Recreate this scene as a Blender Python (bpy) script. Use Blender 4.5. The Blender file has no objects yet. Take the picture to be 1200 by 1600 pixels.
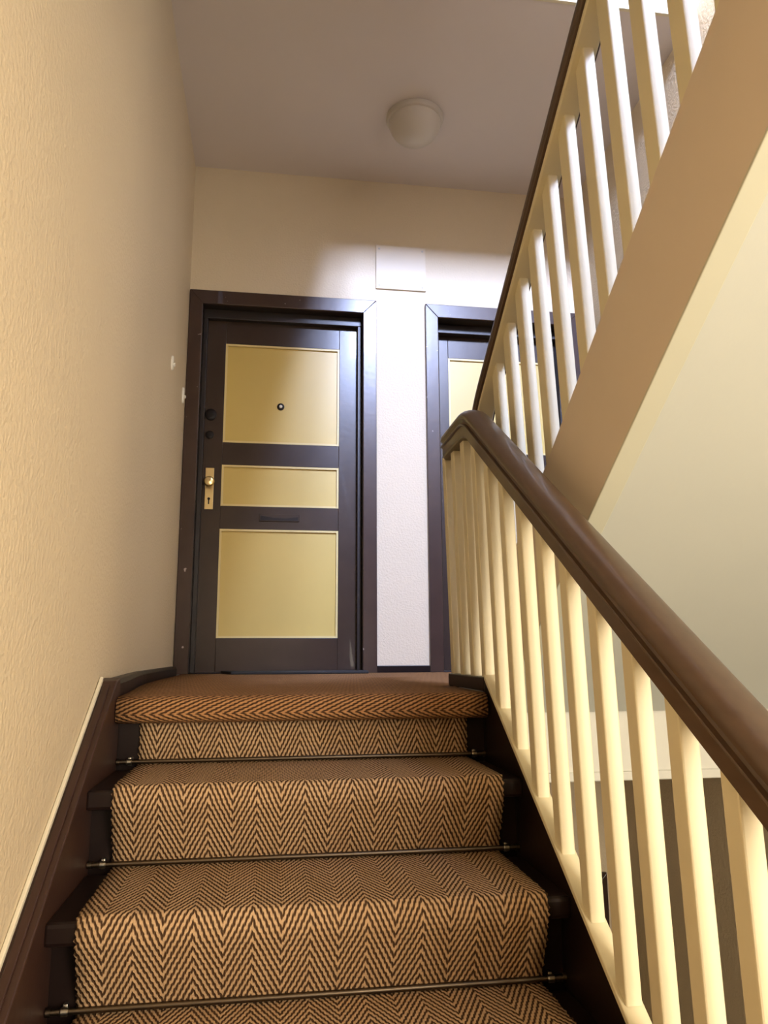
import bpy, bmesh, math, random
from mathutils import Vector, Matrix
random.seed(7)
SC = bpy.context.scene
COL = SC.collection

# ------------------------------------------------------------------ camera
CX, CY, CZ = 0.4837, -2.0444, 0.1138
YAW, PIT, ROL, FPX = 0.1479, 0.1810, -0.0040, 1195.2
cd = bpy.data.cameras.new('camera'); cam = bpy.data.objects.new('camera', cd); COL.objects.link(cam)
fw = Vector((math.sin(YAW)*math.cos(PIT), math.cos(YAW)*math.cos(PIT), math.sin(PIT)))
rt = Vector((math.cos(YAW), -math.sin(YAW), 0)); up = rt.cross(fw)
r2 = rt*math.cos(ROL)+up*math.sin(ROL); u2 = -rt*math.sin(ROL)+up*math.cos(ROL)
M4 = Matrix((r2, u2, -fw)).transposed().to_4x4(); M4.translation = (CX, CY, CZ)
cam.matrix_world = M4
cd.sensor_fit = 'VERTICAL'; cd.sensor_height = 36; cd.lens = FPX/1600*36; cd.clip_start = .02
SC.camera = cam

# ------------------------------------------------------------------ light
SC.view_settings.view_transform = 'Standard'; SC.view_settings.look = 'None'
SC.view_settings.gamma = 1; SC.view_settings.use_curve_mapping = False
SC.view_settings.exposure = 0.18
W = bpy.data.worlds.new('world'); SC.world = W; W.use_nodes = True
W.node_tree.nodes['Background'].inputs[0].default_value = (.75, .87, 1, 1)
W.node_tree.nodes['Background'].inputs[1].default_value = .6

YF = -3.35                     # outer wall of the stairwell, behind the camera
WIN = [(1.25, 2.2, -.75, 1.15), (1.45, 2.27, 4.0, 4.8)]     # x0 x1 z0 z1: low half landing, high half landing
def area(name, win, power, colr, tilt=0):
    l = bpy.data.lights.new(name, 'AREA'); o = bpy.data.objects.new(name, l); COL.objects.link(o)
    x0, x1, z0, z1 = win
    l.shape = 'RECTANGLE'; l.size = x1-x0; l.size_y = z1-z0; l.energy = power; l.color = colr
    o.location = ((x0+x1)/2, YF-.16, (z0+z1)/2); o.rotation_euler = (math.radians(90-tilt), 0, 0)
    return o
area('daylight_low_window', WIN[0], 130, (1.0, .89, .715))
area('daylight_high_window', WIN[1], 1250, (.51, .62, 1.0), 14)

# ------------------------------------------------------------------ materials
MAT = {}
def mat(name, colr, rough=.5, bump=0, bscale=100, var=0, vscale=6, spec=.5, metal=0, coat=0, bdist=.002, ncoord='Object'):
    m = bpy.data.materials.new(name); m.use_nodes = True; MAT[name] = m
    nt = m.node_tree; N = nt.nodes; L = nt.links; b = N['Principled BSDF']
    b.inputs['Base Color'].default_value = (*colr, 1); b.inputs['Roughness'].default_value = rough
    b.inputs['Metallic'].default_value = metal; b.inputs['Specular IOR Level'].default_value = spec
    b.inputs['Coat Weight'].default_value = coat
    tc = N.new('ShaderNodeTexCoord')
    if var:
        n = N.new('ShaderNodeTexNoise'); n.inputs['Scale'].default_value = vscale; n.inputs['Detail'].default_value = 5
        L.new(tc.outputs[ncoord], n.inputs['Vector'])
        mx = N.new('ShaderNodeMix'); mx.data_type = 'RGBA'
        mx.inputs['A'].default_value = (*[c*(1-var) for c in colr], 1); mx.inputs['B'].default_value = (*[min(1, c*(1+var)) for c in colr], 1)
        L.new(n.outputs['Fac'], mx.inputs['Factor']); L.new(mx.outputs['Result'], b.inputs['Base Color'])
    if bump:
        n = N.new('ShaderNodeTexNoise'); n.inputs['Scale'].default_value = bscale; n.inputs['Detail'].default_value = 4
        L.new(tc.outputs[ncoord], n.inputs['Vector'])
        bp = N.new('ShaderNodeBump'); bp.inputs['Strength'].default_value = bump; bp.inputs['Distance'].default_value = bdist
        L.new(n.outputs['Fac'], bp.inputs['Height']); L.new(bp.outputs['Normal'], b.inputs['Normal'])
    return m
mat('wall', (.755, .635, .45), .62, .65, 95, .03, 3, bdist=.005)
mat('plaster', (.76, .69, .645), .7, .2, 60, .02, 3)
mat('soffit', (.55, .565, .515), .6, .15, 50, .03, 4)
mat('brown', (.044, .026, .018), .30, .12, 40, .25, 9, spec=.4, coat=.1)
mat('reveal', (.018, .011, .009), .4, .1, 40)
mat('black_wood', (.012, .006, .005), .38, .12, 50, .3, 12, spec=.2)
mat('stringer_dark', (.045, .021, .015), .4, .15, 50, .3, 12, spec=.35)
mat('yellow', (.66, .485, .14), .38, .05, 30, .04, 5)
mat('moulding', (.74, .60, .26), .4)
mat('cream', (.735, .665, .465), .42, .12, 25, .05, 6)
mat('tan', (.68, .58, .47), .5, .1, 25, .04, 5)  # stringer boards: the cream paint made browner, with its shade put into the colour
mat('white_trim', (.66, .655, .59), .45, .05, 30, .03, 6)
mat('edge_paint', (.56, .555, .445), .5, .1, 25, .04, 5)
mat('cover', (.745, .635, .46), .5, .2, 95, .02, 3)
mat('brass', (.88, .70, .36), .28, 0, 1, metal=1)
mat('bronze', (.13, .10, .07), .36, 0, 1, metal=1)
mat('chrome', (.45, .42, .36), .3, metal=1)
mat('dark_metal', (.012, .008, .007), .45, spec=.25)
mat('white_plastic', (.85, .82, .72), .35)
mat('lamp_ring', (.62, .57, .50), .45)
mat('floor_wood', (.10, .055, .03), .4, .1, 40, .2, 10)
mat('rubber', (.012, .011, .01), .6, .3, 200)
mat('filler', (.80, .74, .58), .6)
def chipped():
    m = mat('brown_frame', (.056, .031, .022), .30, .15, 40, .25, 9, spec=.4, coat=.1); N = m.node_tree.nodes; L = m.node_tree.links; b = N['Principled BSDF']
    src = b.inputs['Base Color'].links[0].from_socket
    tc = N.new('ShaderNodeTexCoord'); v = N.new('ShaderNodeTexNoise'); v.inputs['Scale'].default_value = 26; v.inputs['Detail'].default_value = 3
    L.new(tc.outputs['Object'], v.inputs['Vector'])
    r = N.new('ShaderNodeMapRange'); r.inputs['From Min'].default_value = .735; r.inputs['From Max'].default_value = .755; L.new(v.outputs['Fac'], r.inputs['Value'])
    x = N.new('ShaderNodeMix'); x.data_type = 'RGBA'; x.inputs['B'].default_value = (.42, .34, .30, 1)
    L.new(src, x.inputs['A']); L.new(r.outputs[0], x.inputs['Factor']); L.new(x.outputs['Result'], b.inputs['Base Color'])
chipped()
def glassmat():
    m = bpy.data.materials.new('pane'); m.use_nodes = True; N = m.node_tree.nodes; L = m.node_tree.links
    N.remove(N['Principled BSDF']); t = N.new('ShaderNodeBsdfTransparent'); g = N.new('ShaderNodeBsdfGlossy'); g.inputs['Roughness'].default_value = .05
    x = N.new('ShaderNodeMixShader'); x.inputs[0].default_value = .06; L.new(t.outputs[0], x.inputs[1]); L.new(g.outputs[0], x.inputs[2])
    L.new(x.outputs[0], N['Material Output'].inputs['Surface']); MAT['pane'] = m
glassmat()
def opal():
    m = mat('opal', (.64, .59, .52), .35); b = m.node_tree.nodes['Principled BSDF']
    b.inputs['Subsurface Weight'].default_value = .15; b.inputs['Subsurface Radius'].default_value = (.02, .02, .02)
opal()
def wood(name, c0, c1, rough):
    m = mat(name, c0, rough, coat=.2); N = m.node_tree.nodes; L = m.node_tree.links; b = N['Principled BSDF']
    uv = N.new('ShaderNodeTexCoord'); mp = N.new('ShaderNodeMapping'); mp.inputs['Scale'].default_value = (60, 4, 60)
    n = N.new('ShaderNodeTexNoise'); n.inputs['Scale'].default_value = 1; n.inputs['Detail'].default_value = 6
    L.new(uv.outputs['Object'], mp.inputs['Vector']); L.new(mp.outputs[0], n.inputs['Vector'])
    mx = N.new('ShaderNodeMix'); mx.data_type = 'RGBA'; mx.inputs['A'].default_value = (*c0, 1); mx.inputs['B'].default_value = (*c1, 1)
    L.new(n.outputs['Fac'], mx.inputs['Factor']); L.new(mx.outputs['Result'], b.inputs['Base Color'])
wood('rail_wood', (.055, .030, .016), (.105, .060, .034), .38)
def sisal(name, rotated, ca, cb):
    """herringbone sisal: u, v in metres (UV map)"""
    m = mat(name, (.4, .25, .12), .9, spec=.15); nt = m.node_tree; N = nt.nodes; L = nt.links; b = N['Principled BSDF']
    uv = N.new('ShaderNodeUVMap'); sep = N.new('ShaderNodeSeparateXYZ')
    wn = N.new('ShaderNodeTexNoise'); wn.inputs['Scale'].default_value = 60; wn.inputs['Detail'].default_value = 2
    L.new(uv.outputs[0], wn.inputs['Vector'])
    va = N.new('ShaderNodeVectorMath'); va.operation = 'MULTIPLY_ADD'; va.inputs[1].default_value = (.004, .004, 0)
    L.new(wn.outputs['Color'], va.inputs[0]); L.new(uv.outputs[0], va.inputs[2]); L.new(va.outputs[0], sep.inputs[0])
    def mt(op, a, bb=None, c=None):
        n = N.new('ShaderNodeMath'); n.operation = op
        for i, q in enumerate((a, bb, c)):
            if q is None: continue
            if isinstance(q, (int, float)): n.inputs[i].default_value = q
            else: L.new(q, n.inputs[i])
        return n.outputs[0]
    u, v = (sep.outputs['Y'], sep.outputs['X']) if rotated else (sep.outputs['X'], sep.outputs['Y'])
    P, S, K = .104, .0225, 2.15
    tri = mt('MULTIPLY', mt('ABSOLUTE', mt('SUBTRACT', mt('FRACT', mt('DIVIDE', u, P)), .5)), P*K)
    ph = mt('DIVIDE', mt('ADD', v, tri), S)
    st = mt('SINE', mt('MULTIPLY', ph, 2*math.pi))                       # stripes
    # yarn beads along every rib
    bead = mt('SINE', mt('MULTIPLY', u, 2*math.pi/.0052))
    st2 = mt('ADD', st, mt('MULTIPLY', bead, .42))
    fac = N.new('ShaderNodeMapRange'); fac.interpolation_type = 'SMOOTHSTEP'
    fac.inputs['From Min'].default_value = -.75; fac.inputs['From Max'].default_value = .35
    L.new(st2, fac.inputs['Value'])
    n2 = N.new('ShaderNodeTexNoise'); n2.inputs['Scale'].default_value = 260; n2.inputs['Detail'].default_value = 3
    L.new(uv.outputs[0], n2.inputs['Vector'])
    n3 = N.new('ShaderNodeTexNoise'); n3.inputs['Scale'].default_value = 7; n3.inputs['Detail'].default_value = 3
    L.new(uv.outputs[0], n3.inputs['Vector'])
    lt = N.new('ShaderNodeMix'); lt.data_type = 'RGBA'; lt.inputs['A'].default_value = (*ca, 1); lt.inputs['B'].default_value = (*cb, 1)
    L.new(mt('ADD', mt('MULTIPLY', n2.outputs['Fac'], .6), mt('MULTIPLY', n3.outputs['Fac'], .4)), lt.inputs['Factor'])
    mx = N.new('ShaderNodeMix'); mx.data_type = 'RGBA'; mx.inputs['A'].default_value = (.068, .034, .016, 1)
    L.new(fac.outputs[0], mx.inputs['Factor']); L.new(lt.outputs['Result'], mx.inputs['B']); L.new(mx.outputs['Result'], b.inputs['Base Color'])
    bp = N.new('ShaderNodeBump'); bp.inputs['Strength'].default_value = .9; bp.inputs['Distance'].default_value = .004
    L.new(mt('ADD', fac.outputs[0], mt('MULTIPLY', n2.outputs['Fac'], .5)), bp.inputs['Height']); L.new(bp.outputs['Normal'], b.inputs['Normal'])
sisal('sisal', False, (.38, .225, .112), (.72, .50, .295)); sisal('sisal_turned', True, (.31, .145, .058), (.56, .30, .13))

# ------------------------------------------------------------------ helpers
def tag(o, label=None, cat=None, group=None, kind=None):
    if label: o['label'] = label
    if cat: o['category'] = cat
    if group: o['group'] = group
    if kind: o['kind'] = kind
    return o
def empty(name, loc=(0, 0, 0)):
    o = bpy.data.objects.new(name, None); COL.objects.link(o); o.location = loc; o.empty_display_size = .1
    return o
def obj(name, bm, m, parent=None, smooth=False):
    me = bpy.data.meshes.new(name)
    bmesh.ops.recalc_face_normals(bm, faces=bm.faces)
    bm.to_mesh(me); bm.free()
    me.materials.append(MAT[m])
    if smooth:
        for p in me.polygons: p.use_smooth = True
    o = bpy.data.objects.new(name, me); COL.objects.link(o)
    if parent:
        o.parent = parent
        w = parent.location.copy(); q = parent.parent
        while q: w += q.location; q = q.parent
        me.transform(Matrix.Translation(-w))
    return o
def inst(src, parent, loc, name=None):
    o = src.copy(); COL.objects.link(o); o.parent = parent; o.location = loc
    return o
def copy_tree(o, parent=None):
    c = o.copy(); COL.objects.link(c); c.parent = parent
    for ch in list(o.children): copy_tree(ch, c)
    return c
def box(x0, x1, y0, y1, z0, z1, bev=0, bm=None, seg=2):
    t = bmesh.new()
    vs = [t.verts.new((x, y, z)) for x in (x0, x1) for y in (y0, y1) for z in (z0, z1)]
    for f in ((0, 1, 3, 2), (4, 6, 7, 5), (0, 4, 5, 1), (2, 3, 7, 6), (0, 2, 6, 4), (1, 5, 7, 3)): t.faces.new([vs[i] for i in f])
    if bev: bmesh.ops.bevel(t, geom=list(t.edges), offset=bev, segments=seg, profile=.5, affect='EDGES')
    return merge(bm, t)
def merge(bm, t):
    if bm is None: return t
    me = bpy.data.meshes.new('t'); t.to_mesh(me); t.free(); bm.from_mesh(me); bpy.data.meshes.remove(me); return bm
def prism(poly, axis, a0, a1, bev=0, bm=None):
    """extrude a 2-D polygon along axis: 'x' -> poly is (y,z); 'y' -> (x,z); 'z' -> (x,y)"""
    t = bmesh.new()
    def P(q, a): return {'x': (a, q[0], q[1]), 'y': (q[0], a, q[1]), 'z': (q[0], q[1], a)}[axis]
    A = [t.verts.new(P(q, a0)) for q in poly]; B = [t.verts.new(P(q, a1)) for q in poly]
    n = len(poly); t.faces.new(A[::-1]); t.faces.new(B)
    for i in range(n): t.faces.new((A[i], A[(i+1) % n], B[(i+1) % n], B[i]))
    if bev: bmesh.ops.bevel(t, geom=list(t.edges), offset=bev, segments=2, profile=.5, affect='EDGES')
    return merge(bm, t)
def lathe(prof, c, axis='z', seg=24, bm=None):
    """prof: (radius, height) list, turned around an axis through c"""
    t = bmesh.new(); rings = []
    for r, h in prof:
        ring = []
        for k in range(seg):
            a = 2*math.pi*k/seg; p, q = r*math.cos(a), r*math.sin(a)
            v = {'z': (p, q, h), 'y': (p, h, q), 'x': (h, p, q)}[axis]
            ring.append(t.verts.new((c[0]+v[0], c[1]+v[1], c[2]+v[2])))
        rings.append(ring)
    for a, b in zip(rings, rings[1:]):
        for k in range(seg): t.faces.new((a[k], a[(k+1) % seg], b[(k+1) % seg], b[k]))
    t.faces.new(rings[0][::-1]); t.faces.new(rings[-1])
    return merge(bm, t)
def sweep(path, prof, bm=None):
    """sweep a closed profile (side, up) along a path, side kept level"""
    t = bmesh.new(); rings = []; path = [Vector(p) for p in path]
    for i, p in enumerate(path):
        d = (path[min(i+1, len(path)-1)]-path[max(i-1, 0)]).normalized()
        s = d.cross(Vector((0, 0, 1))).normalized(); u = s.cross(d)
        k = 1.0
        if 0 < i < len(path)-1:
            c = max(.3, math.sqrt((1+(path[i+1]-p).normalized().dot((p-path[i-1]).normalized()))/2)); k = 1/c
        rings.append([t.verts.new(p+s*a+u*b) for a, b in prof])
    n = len(prof)
    for A, B in zip(rings, rings[1:]):
        for k in range(n): t.faces.new((A[k], A[(k+1) % n], B[(k+1) % n], B[k]))
    t.faces.new(rings[0][::-1]); t.faces.new(rings[-1])
    return merge(bm, t)
def fillet(pts, rad, n=8):
    """round the inner corners of a polyline"""
    P = [Vector(p) for p in pts]; out = [P[0]]
    for a, b, c in zip(P, P[1:], P[2:]):
        r = min(rad, (b-a).length*.49, (c-b).length*.49)
        s, e = b+(a-b).normalized()*r, b+(c-b).normalized()*r
        for k in range(n+1):
            q = k/n; out.append(s*(1-q)**2+b*2*q*(1-q)+e*q*q)
    out.append(P[-1]); return out
def shade_auto(o, ang=35):
    for p in o.data.polygons: p.use_smooth = True
    o.data.set_sharp_from_angle(angle=math.radians(ang))
    return o

# ------------------------------------------------------------------ measures (metres; x from left wall, y from the top nosing, z from the landing)
R, T = .1755, .2665; SL = R/T; H = 18*R
YB = 2.083; ZC = 2.894; XR = 2.30; ZTOP = 6.0; ZBOT = -H-.25
def wallx(y):                       # the left wall draws in a little beside the stairs
    t = min(1, max(0, (1.05-y)/1.15)); return .066*t*t*(3-2*t)

# ------------------------------------------------------------------ walls
t = bmesh.new(); ys = [YF, -2.5, -1, -.2]+[-.1+i*.1 for i in range(1, 13)]+[1.5, YB+.02]
ins = [[t.verts.new((wallx(y), y, z)) for z in (ZBOT, ZTOP)] for y in ys]
for a, b in zip(ins, ins[1:]): t.faces.new((a[0], a[1], b[1], b[0]))
outer = [[t.verts.new((-.15, y, z)) for z in (ZBOT, ZTOP)] for y in (ys[0], ys[-1])]
t.faces.new((outer[0][0], outer[1][0], outer[1][1], outer[0][1]))
for k, i in ((0, 0), (1, -1)): t.faces.new((ins[i][0], ins[i][1], outer[k][1], outer[k][0]))
for z in (0, 1): t.faces.new([c[z] for c in ins]+[outer[1][z], outer[0][z]])
o = shade_auto(obj('wall_left', t, 'wall')); tag(o, 'cream stippled plaster wall on the left of the stairs', 'wall', kind='structure')

def wall_holes(axis_y0, axis_y1, x0, x1, z0, z1, holes):
    """wall in the xz plane, rectangular openings left out"""
    xs = sorted({x0, x1, *[h[0] for h in holes], *[h[1] for h in holes]}); zs = sorted({z0, z1, *[h[2] for h in holes], *[h[3] for h in holes]})
    solid = {}
    t = bmesh.new()
    for i in range(len(xs)-1):
        for j in range(len(zs)-1):
            cx, cz = (xs[i]+xs[i+1])/2, (zs[j]+zs[j+1])/2
            if any(h[0] < cx < h[1] and h[2] < cz < h[3] for h in holes): continue
            solid[(i, j)] = 1
    vc = {}
    def V(i, j, y):
        if (i, j, y) not in vc: vc[(i, j, y)] = t.verts.new((xs[i], y, zs[j]))
        return vc[(i, j, y)]
    for (i, j) in solid:
        t.faces.new((V(i, j, axis_y0), V(i+1, j, axis_y0), V(i+1, j+1, axis_y0), V(i, j+1, axis_y0)))
        t.faces.new((V(i, j, axis_y1), V(i, j+1, axis_y1), V(i+1, j+1, axis_y1), V(i+1, j, axis_y1)))
        for (di, dj, a, b) in ((-1, 0, (i, j), (i, j+1)), (1, 0, (i+1, j), (i+1, j+1)), (0, -1, (i, j), (i+1, j)), (0, 1, (i, j+1), (i+1, j+1))):
            if (i+di, j+dj) not in solid:
                t.faces.new((V(*a, axis_y0), V(*b, axis_y0), V(*b, axis_y1), V(*a, axis_y1)))
    return t
D1 = (0.0, 1.056); D2 = (1.343, 2.281); ZF = 2.12; AW = .0765       # outer edges of the two door surrounds, head, architrave width
holes = [(D1[0]+.012, D1[1]-.03, 0, ZF-.03), (D2[0]+.03, D2[1]-.03, 0, ZF-.03), (D2[0]+.03, D2[1]-.03, -H, ZF-.03-H)]
o = obj('wall_back', wall_holes(YB, YB+.25, -.1, XR+.1, ZBOT, ZTOP, holes), 'wall'); tag(o, 'cream plaster wall with the two flat doors at the landing', 'wall', kind='structure')
o = obj('wall_right', box(XR, XR+.15, YF, YB, ZBOT, ZTOP), 'wall'); tag(o, 'cream plaster wall beyond the rising flight on the right', 'wall', kind='structure')
o = obj('wall_front', wall_holes(YF-.2, YF, -.15, XR+.15, ZBOT, ZTOP, WIN), 'wall'); tag(o, 'outer stairwell wall with the half-landing windows', 'wall', kind='structure')
o = obj('ceiling', box(-.1, XR+.1, .69, YB, ZC, H), 'plaster'); tag(o, 'pale mauve-grey plaster ceiling above the landing', 'ceiling', kind='structure')
o = obj('ceiling', box(-.15, XR+.15, YF-.2, YB+.25, ZTOP, ZTOP+.1), 'plaster'); tag(o, 'plaster ceiling closing the top of the stairwell', 'ceiling', kind='structure')
tag(obj('trim_2', box(wallx(.7), XR, .672, .69, ZC-.006, H, .003), 'cream'), 'cream board facing the edge of the ceiling slab', 'trim', kind='structure')
# landing
lp = [(.0, .05), (1.105, .05), (1.105, .275), (XR, .275), (XR, YB), (.0, YB)]
tag(obj('floor', prism(lp, 'z', -.03, 0), 'floor_wood'), 'landing floor in front of the two doors', 'floor', kind='structure')
tag(obj('ceiling', prism([(.0, .06), (1.105, .06), (1.105, .285), (XR, .285), (XR, YB), (.0, YB)], 'z', -.27, -.03), 'plaster'), 'underside slab of the landing above the storey below', 'ceiling', kind='structure')
tr = empty('trim_1', (1.17, .25, -.17)); tag(tr, 'white fascia board along the landing edge behind the lower balusters', 'trim', kind='structure')
obj('fascia_board', box(1.215, XR, .255, .285, -.272, -.062, .002), 'white_trim', tr)
obj('bottom_lip', box(1.215, XR, .243, .255, -.272, -.245, .004), 'white_trim', tr)
tag(obj('floor', prism([(.0, YF), (XR, YF), (XR, -1.93), (1.14, -1.93), (1.14, -8*T+.02), (.0, -8*T+.02)], 'z', -H/2-.2, -H/2), 'floor_wood'), 'half landing floor below, behind the viewer', 'floor', kind='structure')
tag(obj('floor', prism([(.0, YF), (XR, YF), (XR, -1.83), (1.14, -1.83), (1.14, -1.51), (.0, -1.51)], 'z', H/2-.2, H/2), 'plaster'), 'half landing slab above, behind the viewer', 'floor', kind='structure')
tag(obj('floor', box(0, XR, YF, YB, -H-.2, -H), 'floor_wood'), 'floor of the storey below', 'floor', kind='structure')

# windows behind the viewer
for n, (x0, x1, z0, z1) in enumerate(WIN):
    w = empty('window_%d' % (n+1), ((x0+x1)/2, YF-.08, z0)); tag(w, ('lower', 'upper')[n]+' half-landing window behind the viewer', 'window', kind='structure')
    f = bmesh.new()
    box(x0, x0+.05, YF-.11, YF-.05, z0, z1, 0, f); box(x1-.05, x1, YF-.11, YF-.05, z0, z1, 0, f)
    box(x0+.05, x1-.05, YF-.11, YF-.05, z0, z0+.05, 0, f); box(x0+.05, x1-.05, YF-.11, YF-.05, z1-.05, z1, 0, f)
    xm = (x0+x1)/2; box(xm-.025, xm+.025, YF-.11, YF-.05, z0+.05, z1-.05, 0, f)
    obj('window_frame', f, 'white_trim', w)
    obj('pane', box(x0+.05, xm-.025, YF-.084, YF-.080, z0+.05, z1-.05), 'pane', w)
    obj('pane', box(xm+.025, x1-.05, YF-.084, YF-.080, z0+.05, z1-.05), 'pane', w)
    obj('window_sill', box(x0-.05, x1+.05, YF, YF+.06, z0-.04, z0, .006), 'white_trim', w)

# ------------------------------------------------------------------ doors
def make_door(name, x0, x1, z, rec, label, fit=True, stile=.102, st=.024):
    """x0..x1 outer edges of the surround; rec = depth of the leaf behind the wall face"""
    d = empty(name, ((x0+x1)/2, YB, z)); tag(d, label, 'door', kind='structure')
    a = AW; f = YB-.022
    # architrave: two uprights and a head with mitred corners
    for k, poly in enumerate(([(x0+.002, z+.004), (x0+a, z+.004), (x0+a, z+ZF-a-.004), (x0+.002, z+ZF)],
                              [(x1-a, z+.004), (x1, z+.004), (x1, z+ZF), (x1-a, z+ZF-a-.004)],
                              [(x0+.002, z+ZF), (x1, z+ZF), (x1-a, z+ZF-a-.004), (x0+a, z+ZF-a-.004)])):
        obj('architrave', prism(poly, 'y', f, YB, .003), 'brown_frame', d)
    zi = ZF-a-.004
    # lining and stop
    b = bmesh.new()
    box(x0+a-.03, x0+a, YB, YB+rec+.05, z+.004, z+zi+.03, 0, b); box(x1-a, x1-a+.03, YB, YB+rec+.05, z+.004, z+zi+.03, 0, b)
    box(x0+a, x1-a, YB, YB+rec+.05, z+zi, z+zi+.03, 0, b)
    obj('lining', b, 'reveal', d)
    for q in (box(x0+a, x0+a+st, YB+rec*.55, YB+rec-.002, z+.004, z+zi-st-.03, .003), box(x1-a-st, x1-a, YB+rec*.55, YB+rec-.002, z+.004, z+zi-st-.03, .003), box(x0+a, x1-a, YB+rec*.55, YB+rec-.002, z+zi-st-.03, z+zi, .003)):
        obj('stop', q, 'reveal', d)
    y0, y1 = YB+rec, YB+rec+.04
    l0, l1 = x0+a+.006, x1-a-.006
    p0, p1 = x0+a+st+stile, x1-a-st-stile
    zz = [.004, .190, .780, .9085, 1.141, 1.270, 1.852, 2.03]
    obj('stile', box(l0, p0, y0, y1, z+zz[0], z+zz[7], .002), 'brown', d); obj('stile', box(p1, l1, y0, y1, z+zz[0], z+zz[7], .002), 'brown', d)
    for i in (0, 2, 4, 6): obj('rail', box(p0, p1, y0, y1, z+zz[i], z+zz[i+1], .002), 'brown', d)
    for i in (1, 3, 5):
        pn = obj('panel', box(p0, p1, y0+.012, y1-.01, z+zz[i], z+zz[i+1]), 'yellow', d); pn['label'] = 'yellow painted door panel'
        m = bmesh.new(); w = .011; za, zb = z+zz[i], z+zz[i+1]
        prism([(p0, za), (p1, za), (p1-w, za+w), (p0+w, za+w)], 'y', y0+.001, y0+.012, 0, m); prism([(p0, zb), (p1, zb), (p1-w, zb-w), (p0+w, zb-w)], 'y', y0+.001, y0+.012, 0, m)
        prism([(p0, za), (p0+w, za+w), (p0+w, zb-w), (p0, zb)], 'y', y0+.001, y0+.012, 0, m); prism([(p1, za), (p1-w, za+w), (p1-w, zb-w), (p1, zb)], 'y', y0+.001, y0+.012, 0, m)
        obj('moulding', m, 'moulding', pn)
    obj('threshold', box(x0+a, x1-a, YB-.01, y0-.001, z, z+.012, .003), 'black_wood', d)
    if fit:
        ph = obj('peephole', lathe([(.0205, 0), (.0205, -.006), (.013, -.009)], (p0+.317, y0+.012, z+1.492), 'y', 28), 'dark_metal', d, True); ph['label'] = 'dark round peephole with a bright lens'
        shade_auto(ph)
        shade_auto(obj('lens', lathe([(.0095, 0), (.008, -.004), (.003, -.006)], (p0+.317, y0+.003, z+1.492), 'y', 16), 'white_plastic', ph))
        k = obj('lock_cylinder', lathe([(.033, 0), (.033, -.008), (.026, -.013), (.012, -.014)], (x0+.133, y0, z+1.426), 'y', 28), 'dark_metal', d); shade_auto(k)
        k = obj('lock_cylinder', lathe([(.023, 0), (.023, -.008), (.017, -.012), (.008, -.012)], (x0+.131, y0, z+1.308), 'y', 24), 'dark_metal', d); shade_auto(k)
        hp = obj('handle_plate', box(x0+.116, x0+.163, y0-.005, y0, z+.886, z+1.12, .002), 'brass', d); hp['label'] = 'brass handle plate with knob and keyhole'
        shade_auto(obj('knob', lathe([(.012, 0), (.010, -.022), (.016, -.028), (.027, -.040), (.029, -.052), (.023, -.064), (.010, -.069)], (x0+.141, y0-.004, z+1.032), 'y', 24), 'brass', hp))
        kh = bmesh.new(); lathe([(.0075, 0), (.0075, -.002)], (x0+.139, y0-.0045, z+.945), 'y', 14, kh); box(x0+.1355, x0+.1425, y0-.0065, y0-.004, z+.915, z+.945, 0, kh)
        obj('keyhole', kh, 'dark_metal', hp)
        sl_ = obj('letter_flap', box(x0+.415, x0+.635, y0-.006, y0-.001, z+.826, z+.866, .002), 'brown', d)
        obj('slot', prism([(x0+.421, z+.832), (x0+.629, z+.832), (x0+.629, z+.852), (x0+.56, z+.844), (x0+.49, z+.846), (x0+.421, z+.858)], 'y', y0-.0075, y0-.005), 'dark_metal', sl_)
    return d
d1 = make_door('door_1', *D1, 0, .09, 'dark brown flat door with three yellow panels, brass knob plate and peephole', st=.0245)
d2 = make_door('door_2', *D2, 0, .13, 'dark brown door with yellow panels partly hidden behind the handrails', fit=False, stile=.068)
d3 = make_door('door_3', *D2, -H, .13, 'dark brown door on the storey below, seen between the lower balusters', fit=False, stile=.068)
tag(obj('baseboard_back', box(D1[1], D2[0], YB-.016, YB, 0, .042, .003), 'black_wood'), 'short dark skirting between the two doors', 'baseboard', kind='structure')
t = bmesh.new(); pr = []
for y in [.05+i*.12 for i in range(17)]:
    y = min(y, YB-.025); x = wallx(y); th = .044-.014*min(1, y)
    pr.append([t.verts.new(q) for q in ((x-.003, y, 0), (x+th, y, 0), (x+th, y, .036), (x+th-.012, y, .046), (x-.003, y, .047))])
for a, b in zip(pr, pr[1:]):
    for k in range(5): t.faces.new((a[k], a[(k+1) % 5], b[(k+1) % 5], b[k]))
t.faces.new(pr[0]); t.faces.new(pr[-1][::-1])
tag(obj('baseboard_left', t, 'black_wood'), 'dark skirting along the left wall of the landing', 'baseboard', kind='structure')

# ------------------------------------------------------------------ the lower flight
XS0, XS1 = .1089, 1.069             # inner faces of the stringers
OV = .058                           # nosing overhang
st = empty('staircase', (.57, -1.0, -R*5)); tag(st, 'dark painted wooden stairs rising to the landing under the herringbone runner', 'staircase')
tread = riser = None
for i in range(0, 8):
    y, z = -i*T, -i*R
    if i > 0:
        if tread is None:
            tread = obj('tread', box(XS0-.004, XS1+.004, y, y+T+.04, z-.040, z, .008), 'black_wood', st)
            tl = tread.location.copy()
        else: inst(tread, st, (0, -(i-1)*T, -(i-1)*R))
    if riser is None: riser = obj('riser', box(XS0-.003, XS1+.003, y+OV, y+OV+.02, z-R-.02, z-.041), 'black_wood', st)
    else: inst(riser, st, (0, -i*T, -i*R))
obj('landing_nosing', box(XS0-.004, XS1+.004, .004, .05, -.045, -.001, .008), 'black_wood', st)
def band(y0, y1, k0, k1, s=SL): return [(y0, s*y0+k0), (y1, s*y1+k0), (y1, s*y1+k1), (y0, s*y0+k1)]
ye = -8*T-.06
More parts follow.
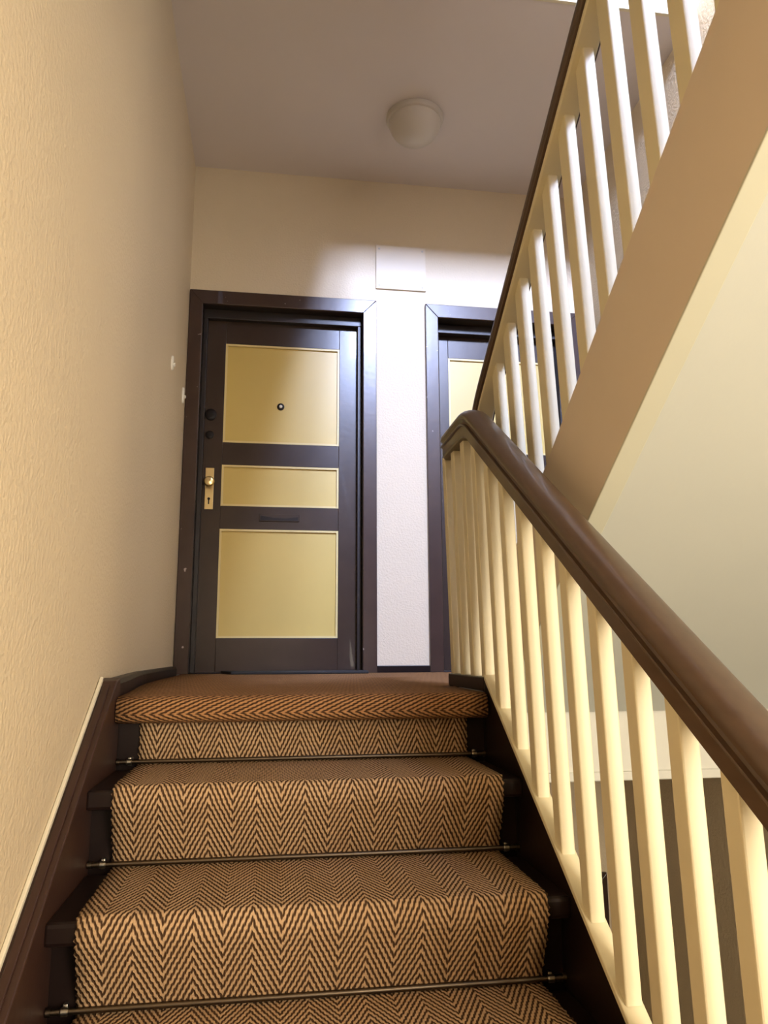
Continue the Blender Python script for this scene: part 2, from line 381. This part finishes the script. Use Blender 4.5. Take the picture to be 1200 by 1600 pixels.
ws = obj('wall_stringer', prism([(ye, SL*ye-.2), (ye, SL*ye+.045), (.0, .045), (.045, .052), (.052, -.03), (.052, -.25)], 'x', .0668, XS0, .003), 'stringer_dark', st); ws['label'] = 'brown wall stringer'
obj('groove_bead', prism(band(ye+.03, -.02, .045, .051), 'x', .080, .096, .002), 'stringer_dark', ws)
fb = obj('filler_bead', prism(band(ye+.03, .0, .043, .056), 'x', .0668, .075, .002), 'filler', st); fb['label'] = 'thin cream paint bead along wall stringer'
CK = .030                            # top of the cream cap above the nosing line, outer side
os_ = obj('outer_stringer', prism([(ye, SL*ye-.28), (ye, SL*ye+CK-.012), (.03, SL*.03+CK-.012), (.05, .036), (.05, -.24)], 'x', XS1, 1.103, .002), 'black_wood', st)

# runner: waterfall carpet held by rods
XA, XB = .1637, 1.0193
pts = [(OV-.010, -.062), (OV-.010, -R+.012)]
for i in range(1, 8):
    y, z = -i*T, -i*R
    pts += [(OV-.016+y+T, z+.0105), (y-.004, z+.0105), (y-.012, z-.03), (y+OV-.011, z-R+.012)]
pp = fillet([(0, a, b) for a, b in pts], .016, 5)
dense = [pp[0]]
for a, b in zip(pp, pp[1:]):
    n = max(1, int((b-a).length/.007))
    for k in range(1, n+1): dense.append(a.lerp(b, k/n))
t = bmesh.new(); uvl = t.loops.layers.uv.new('UVMap'); rows = []; s = 0; NX = 36
for i, p in enumerate(dense):
    if i: s += (p-dense[i-1]).length
    j0 = (.0032 if i % 2 else -.001)+random.uniform(-.0012, .0012); j1 = (.0032 if i % 2 else -.001)+random.uniform(-.0012, .0012)
    r = []
    for k in range(NX+1):
        u = XA+(XB-XA)*k/NX
        if k == 0: u -= j0
        if k == NX: u += j1
        r.append((t.verts.new((u, p.y, p.z)), u, s))
    rows.append(r)
for a, b in zip(rows, rows[1:]):
    for k in range(NX):
        q = (a[k], a[k+1], b[k+1], b[k]); f = t.faces.new([v[0] for v in q]); f.smooth = True
        for lp_, v in zip(f.loops, q): lp_[uvl].uv = (v[1], -v[2])
me = bpy.data.meshes.new('stair_runner'); t.to_mesh(me); t.free(); me.materials.append(MAT['sisal'])
run = bpy.data.objects.new('stair_runner', me); COL.objects.link(run)
sm = run.modifiers.new('thick', 'SOLIDIFY'); sm.thickness = .008; sm.offset = 1
tag(run, 'brown herringbone sisal stair runner held by dark metal rods', 'carpet')

# landing carpet, its front edge wrapped over the nosing
prof = [(YB-.012, .006), (.012, .006), (-.010, -.006), (-.012, -.052), (.012, -.062), (.040, -.060)]
pp = fillet([(0, a, b) for a, b in prof], .014, 5); dense = [pp[0]]
for a, b in zip(pp, pp[1:]):
    n = max(1, int((b-a).length/.03))
    for k in range(1, n+1): dense.append(a.lerp(b, k/n))
t = bmesh.new(); uvl = t.loops.layers.uv.new('UVMap'); rows = []; s = 0
for i, p in enumerate(dense):
    if i: s += (p-dense[i-1]).length
    x0 = (wallx(p.y)+.046 if p.y > .05 else XS0+.002); x1 = XS1-.004 if p.y < .46 else XR-.03
    rows.append([(t.verts.new((x0+(x1-x0)*k/12, p.y, p.z)), x0+(x1-x0)*k/12, s) for k in range(13)])
for a, b in zip(rows, rows[1:]):
    for k in range(12):
        q = (a[k], a[k+1], b[k+1], b[k]); f = t.faces.new([v[0] for v in q]); f.smooth = True
        for lp_, v in zip(f.loops, q): lp_[uvl].uv = (v[1], -v[2]+.031)
me = bpy.data.meshes.new('landing_carpet'); t.to_mesh(me); t.free(); me.materials.append(MAT['sisal_turned'])
lc = bpy.data.objects.new('landing_carpet', me); COL.objects.link(lc)
sm = lc.modifiers.new('thick', 'SOLIDIFY'); sm.thickness = .006; sm.offset = 1
tag(lc, 'rust brown sisal carpet on the landing wrapped over its front edge', 'carpet')
tag(obj('door_mat', prism([(.30, 1.90), (.99, 1.90), (.99, 2.06), (.24, 2.06)], 'z', .0065, .021, .003), 'rubber'), 'thin black rubber mat on the landing carpet at the yellow-panelled door', 'doormat')

# stair rods
ORD = ['topmost', 'second', 'third', 'fourth', 'fifth', 'sixth']
rod0 = None
for i in range(0, 4):
    y, z = -i*T+OV-.0185, -(i+1)*R+.019
    if rod0 is None:
        rod0 = empty('stair_rod', (.59, y, z))
        shade_auto(obj('rod', lathe([(.0056, XS0+.003), (.0056, XS1-.003)], (0, y, z), 'x', 14), 'bronze', rod0))
        for x, sgn in ((XA-.022, -1), (XB+.018, 1)):
            b = bmesh.new(); lathe([(.006, -.007), (.0075, -.005), (.0075, .005), (.006, .007)], (x, y, z), 'x', 16, b)
            box(x-.004, x+.004, y+.004, y+.017, z-.010, z+.010, .001, b)
            k = obj('bracket', b, 'chrome', rod0); shade_auto(k); k['label'] = 'bright metal rod bracket'
        for x in (XS0+.006, XS1-.006): shade_auto(obj('end_cap', lathe([(.005, -.004), (.008, -.004), (.008, .004), (.005, .004)], (x, y, z), 'x', 12), 'bronze', rod0))
        c = rod0
    else:
        c = copy_tree(rod0); c.location = (.59, y, z)
    tag(c, ORD[i]+' thin dark metal rod across the stair runner, counted from the landing', 'stair rod', 'rods holding the stair runner')

# ------------------------------------------------------------------ lower balustrade
def baluster(name, m, parent, x, xt, yf, z0, z1, s0, s1, w=.029, dp=.038):
    """square baluster, front face at yf; x foot centre, xt head centre; s0/s1 slope of the cuts"""
    t = bmesh.new(); v = []
    for (cx, z, sl) in ((x, z0, s0), (xt, z1, s1)):
        for dx, dy in ((-w/2, 0), (w/2, 0), (w/2, dp), (-w/2, dp)): v.append(t.verts.new((cx+dx, yf+dy, z+sl*dy)))
    for f in ((3, 2, 1, 0), (4, 5, 6, 7), (0, 1, 5, 4), (1, 2, 6, 5), (2, 3, 7, 6), (3, 0, 4, 7)): t.faces.new([v[i] for i in f])
    bmesh.ops.bevel(t, geom=[e for e in t.edges if abs(e.verts[0].co.z-e.verts[1].co.z) > .2], offset=.003, segments=2, profile=.5, affect='EDGES')
    return obj(name, t, m, parent)
RAIL = [(-.025, -.001), (-.029, .003), (-.030, .032), (-.0345, .034), (-.0355, .0365), (-.0345, .039), (-.028, .041), (-.026, .046), (-.029, .050), (-.034, .054),
        (-.0355, .061), (-.034, .068), (-.029, .074), (-.021, .079), (-.011, .0815), (0, .0825)]
RAIL = RAIL+[(-a, b) for a, b in RAIL[-2::-1]]
XL0, XL1 = 1.088, 1.070              # baluster foot / head
XU0, XU1 = 1.194, 1.167
LK = .685                            # underside of the handrail above the nosing line (slope SLB)
SLB = .640
lb = empty('balustrade', (XL0, -.8, -.5)); tag(lb, 'cream square balusters under a brown handrail beside the runner', 'balustrade')
kb = obj('kerb', prism([(1.066, .03), (1.066, .452), (1.105, .452), (1.105, .03)], 'z', .0065, .045, .003), 'black_wood', lb); kb['label'] = 'dark kerb on the landing under the level balusters'
cp = obj('bottom_cap', prism([(ye, SL*ye+CK-.012), (ye, SL*ye+CK+.002), (.030, SL*.03+CK+.002), (.030, SL*.03+CK-.012)], 'x', 1.0665, 1.106, .002), 'cream', lb)
first = None; SP = .1303; y0 = .037
for n in range(0, 15):
    y = y0-n*SP
    if n == 0:
        baluster('baluster', 'cream', lb, XL0, XL1, y, .044, .765, 0, 0); continue
    if first is None:
        first = baluster('baluster', 'cream', lb, XL0, XL1, y, SL*y+CK-.002, SLB*y+LK+.012, SL, SLB); fy = y
    else: inst(first, lb, (0, y-fy, .65*(y-fy)))
for n in (1, 2, 3): baluster('baluster', 'cream', lb, XL0, XL1, y0+n*.122, .044, .765, 0, 0)
LZ = .750
yk = (LZ-LK)/SLB
path = fillet([(XL1, -2.12, SLB*-2.12+LK), (XL1, yk, LZ), (XL1, .36, LZ)], .05, 8)
uc = (XL1+XU1)/2; ur = (XU1-XL1)/2
path += [Vector((uc-ur*math.cos(a), .36+ur*math.sin(a)*1.0, LZ)) for a in [math.pi*k/14 for k in range(1, 15)]]
shade_auto(obj('handrail', sweep(path, RAIL), 'rail_wood', lb), 30)
nw = obj('newel_post', box(1.05, 1.13, -2.21, -2.13, -H/2+.001, -.62, .006), 'cream', lb); obj('newel_cap', box(1.04, 1.14, -2.22, -2.12, -.62, -.58, .01), 'rail_wood', nw)

# ------------------------------------------------------------------ upper flight
SU = .651; KT, KB = .430, .090
uf = empty('staircase', (1.7, -.7, .7)); tag(uf, 'flight with tan shade-tinted side rising to the right above the lower handrail, seen from below', 'staircase')
yt = -1.83
us = obj('outer_stringer', prism([(yt, -SU*yt+KT), (.44, -SU*.44+KT), (.44, .0075), (.2405, .0075), (.2405, -SU*.2405+KB), (yt, -SU*yt+KB)], 'x', 1.17, 1.213, .003), 'tan', uf); us['label'] = 'wide cream stringer board, shade put into its tan colour'
obj('soffit_edge', prism([(.2405, -SU*.2405+KB-.008), (yt, -SU*yt+KB-.008), (yt, -SU*yt+KB), (.2405, -SU*.2405+KB)], 'x', 1.168, 1.214, .002), 'edge_paint', us)
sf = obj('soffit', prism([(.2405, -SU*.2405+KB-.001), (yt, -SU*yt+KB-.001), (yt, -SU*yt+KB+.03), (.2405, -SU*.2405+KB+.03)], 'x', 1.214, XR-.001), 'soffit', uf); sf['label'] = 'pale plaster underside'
tr1 = ri1 = None
for i in range(1, 9):
    y, z = .33-(i-1)*T, i*R
    if tr1 is None:
        tr1 = obj('tread', box(1.214, XR-.002, y-T-.02, y+.02, z-.035, z, .006), 'black_wood', uf); ri1 = obj('riser', box(1.214, XR-.002, y-.04, y-.022, z-R+.001, z-.036), 'black_wood', uf)
    else: inst(tr1, uf, (0, -(i-1)*T, (i-1)*R)); inst(ri1, uf, (0, -(i-1)*T, (i-1)*R))
# the flight below it and the flight above the lower one
lf = copy_tree(uf); lf.location = uf.location+Vector((0, -.02, -H)); lf['label'] = 'matching flight going down to the storey below'
nf = empty('staircase', (.57, -.4, 2.3)); tag(nf, 'next flight climbing above the runner stairs, out of the frame', 'staircase')
yq = .64
obj('outer_stringer', prism([(-1.49, H+SL*(-1.49-yq)+.03), (.671, H+.02), (.671, ZC+.05), (-1.49, H+SL*(-1.49-yq)-.26)], 'x', 1.069, 1.108), 'tan', nf)
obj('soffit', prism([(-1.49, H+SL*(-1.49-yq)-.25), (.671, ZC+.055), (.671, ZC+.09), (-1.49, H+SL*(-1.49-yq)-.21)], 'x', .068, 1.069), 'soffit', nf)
t0 = r0 = None
for i in range(1, 9):
    y, z = yq-i*T, H-i*R
    if t0 is None:
        t0 = obj('tread', box(.068, 1.069, y, y+T+.03, z-.035, z, .006), 'black_wood', nf); r0 = obj('riser', box(.068, 1.069, y+T+.031, y+T+.045, z-.03, z+R-.04), 'black_wood', nf)
    else: inst(t0, nf, (0, -(i-1)*T, -(i-1)*R)); inst(r0, nf, (0, -(i-1)*T, -(i-1)*R))

# upper balustrade
ub = empty('balustrade', (XU0, -.6, .8)); tag(ub, 'cream balusters and dark handrail of the flight rising at upper right', 'balustrade')
UK = 1.054                           # underside of the rail over the stringer slope line
first = None
for n in range(-9, 6):
    y = -.497+n*.1208
    if n <= 5 and y < .25:
        if first is None: first = baluster('baluster', 'cream', ub, XU0, XU1, y, -SU*y+KT-.004, -SU*y+UK+.008, -SU, -SU, .027, .046); fy = y
        else: inst(first, ub, (0, y-fy, -SU*(y-fy)))
RU = [(a, .012+(b-.026)*1.12) for a, b in RAIL if b >= .026]
LOW = [(-.021, 0), (-.024, .002), (-.024, .011), (-.021, .013), (.027, .013), (.030, .011), (.030, .002), (.027, 0)]
yj = .36; zj = -SU*yj+UK
pth = fillet([(XU1, yj, LZ), (XU1, .28, -SU*.28+UK), (XU1, -1.9, -SU*-1.9+UK)], .12, 10)
shade_auto(obj('handrail', sweep(pth, RU), 'rail_wood', ub), 30)
ur_ = obj('under_rail', sweep(pth, LOW), 'cream', ub); ur_['label'] = 'cream moulding under the handrail'

# ------------------------------------------------------------------ small things
lx, ly = 1.185, 1.50
lm = empty('ceiling_lamp', (lx, ly, ZC)); tag(lm, 'unlit round opal dome lamp on the landing ceiling', 'lamp')
shade_auto(obj('base_ring', lathe([(.150, ZC), (.152, ZC-.012), (.146, ZC-.026), (.138, ZC-.030)], (lx, ly, 0), 'z', 48), 'lamp_ring', lm))
pr = [(.136*math.cos(a), ZC-.030-.118*math.sin(a)) for a in [math.pi/2*k/12 for k in range(12)]]+[(.006, ZC-.148)]
shade_auto(obj('dome', lathe(pr, (lx, ly, 0), 'z', 48), 'opal', lm), 60)
ap = empty('access_panel', (1.205, YB, 2.34)); tag(ap, 'square wall-coloured cover plate screwed on above between the doors', 'cover plate')
obj('plate', box(1.055, 1.353, YB-.011, YB, 2.203, 2.478, .0025), 'cover', ap)
for x in (1.075, 1.333):
    for z in (2.226, 2.455):
        shade_auto(obj('screw', lathe([(.006, 0), (.006, -.002), (.004, -.003)], (x, YB-.011, z), 'y', 12), 'lamp_ring', ap))
for (y, z, hh, lab) in ((1.483, 1.457, .036, 'small white bell push on the left wall, the one nearer the viewer'), (1.95, 1.457, .045, 'small white bell push on the left wall close to the door surround')):
    x = wallx(y); b = empty('bell_push', (x, y, z)); tag(b, lab, 'switch', 'bell pushes on the left wall')
    t = lathe([(1, 0), (1, .006), (.9, .010), (.5, .0115)], (0, 0, 0), 'x', 28)
    for v in t.verts: v.co = Vector((x+v.co.x, y+v.co.y*.020, z+v.co.z*hh))
    shade_auto(obj('plate', t, 'white_plastic', b), 40)
    shade_auto(obj('button', lathe([(.009, 0), (.009, .005), (.005, .007)], (x+.0115, y, z-.008), 'x', 18), 'white_plastic', b))
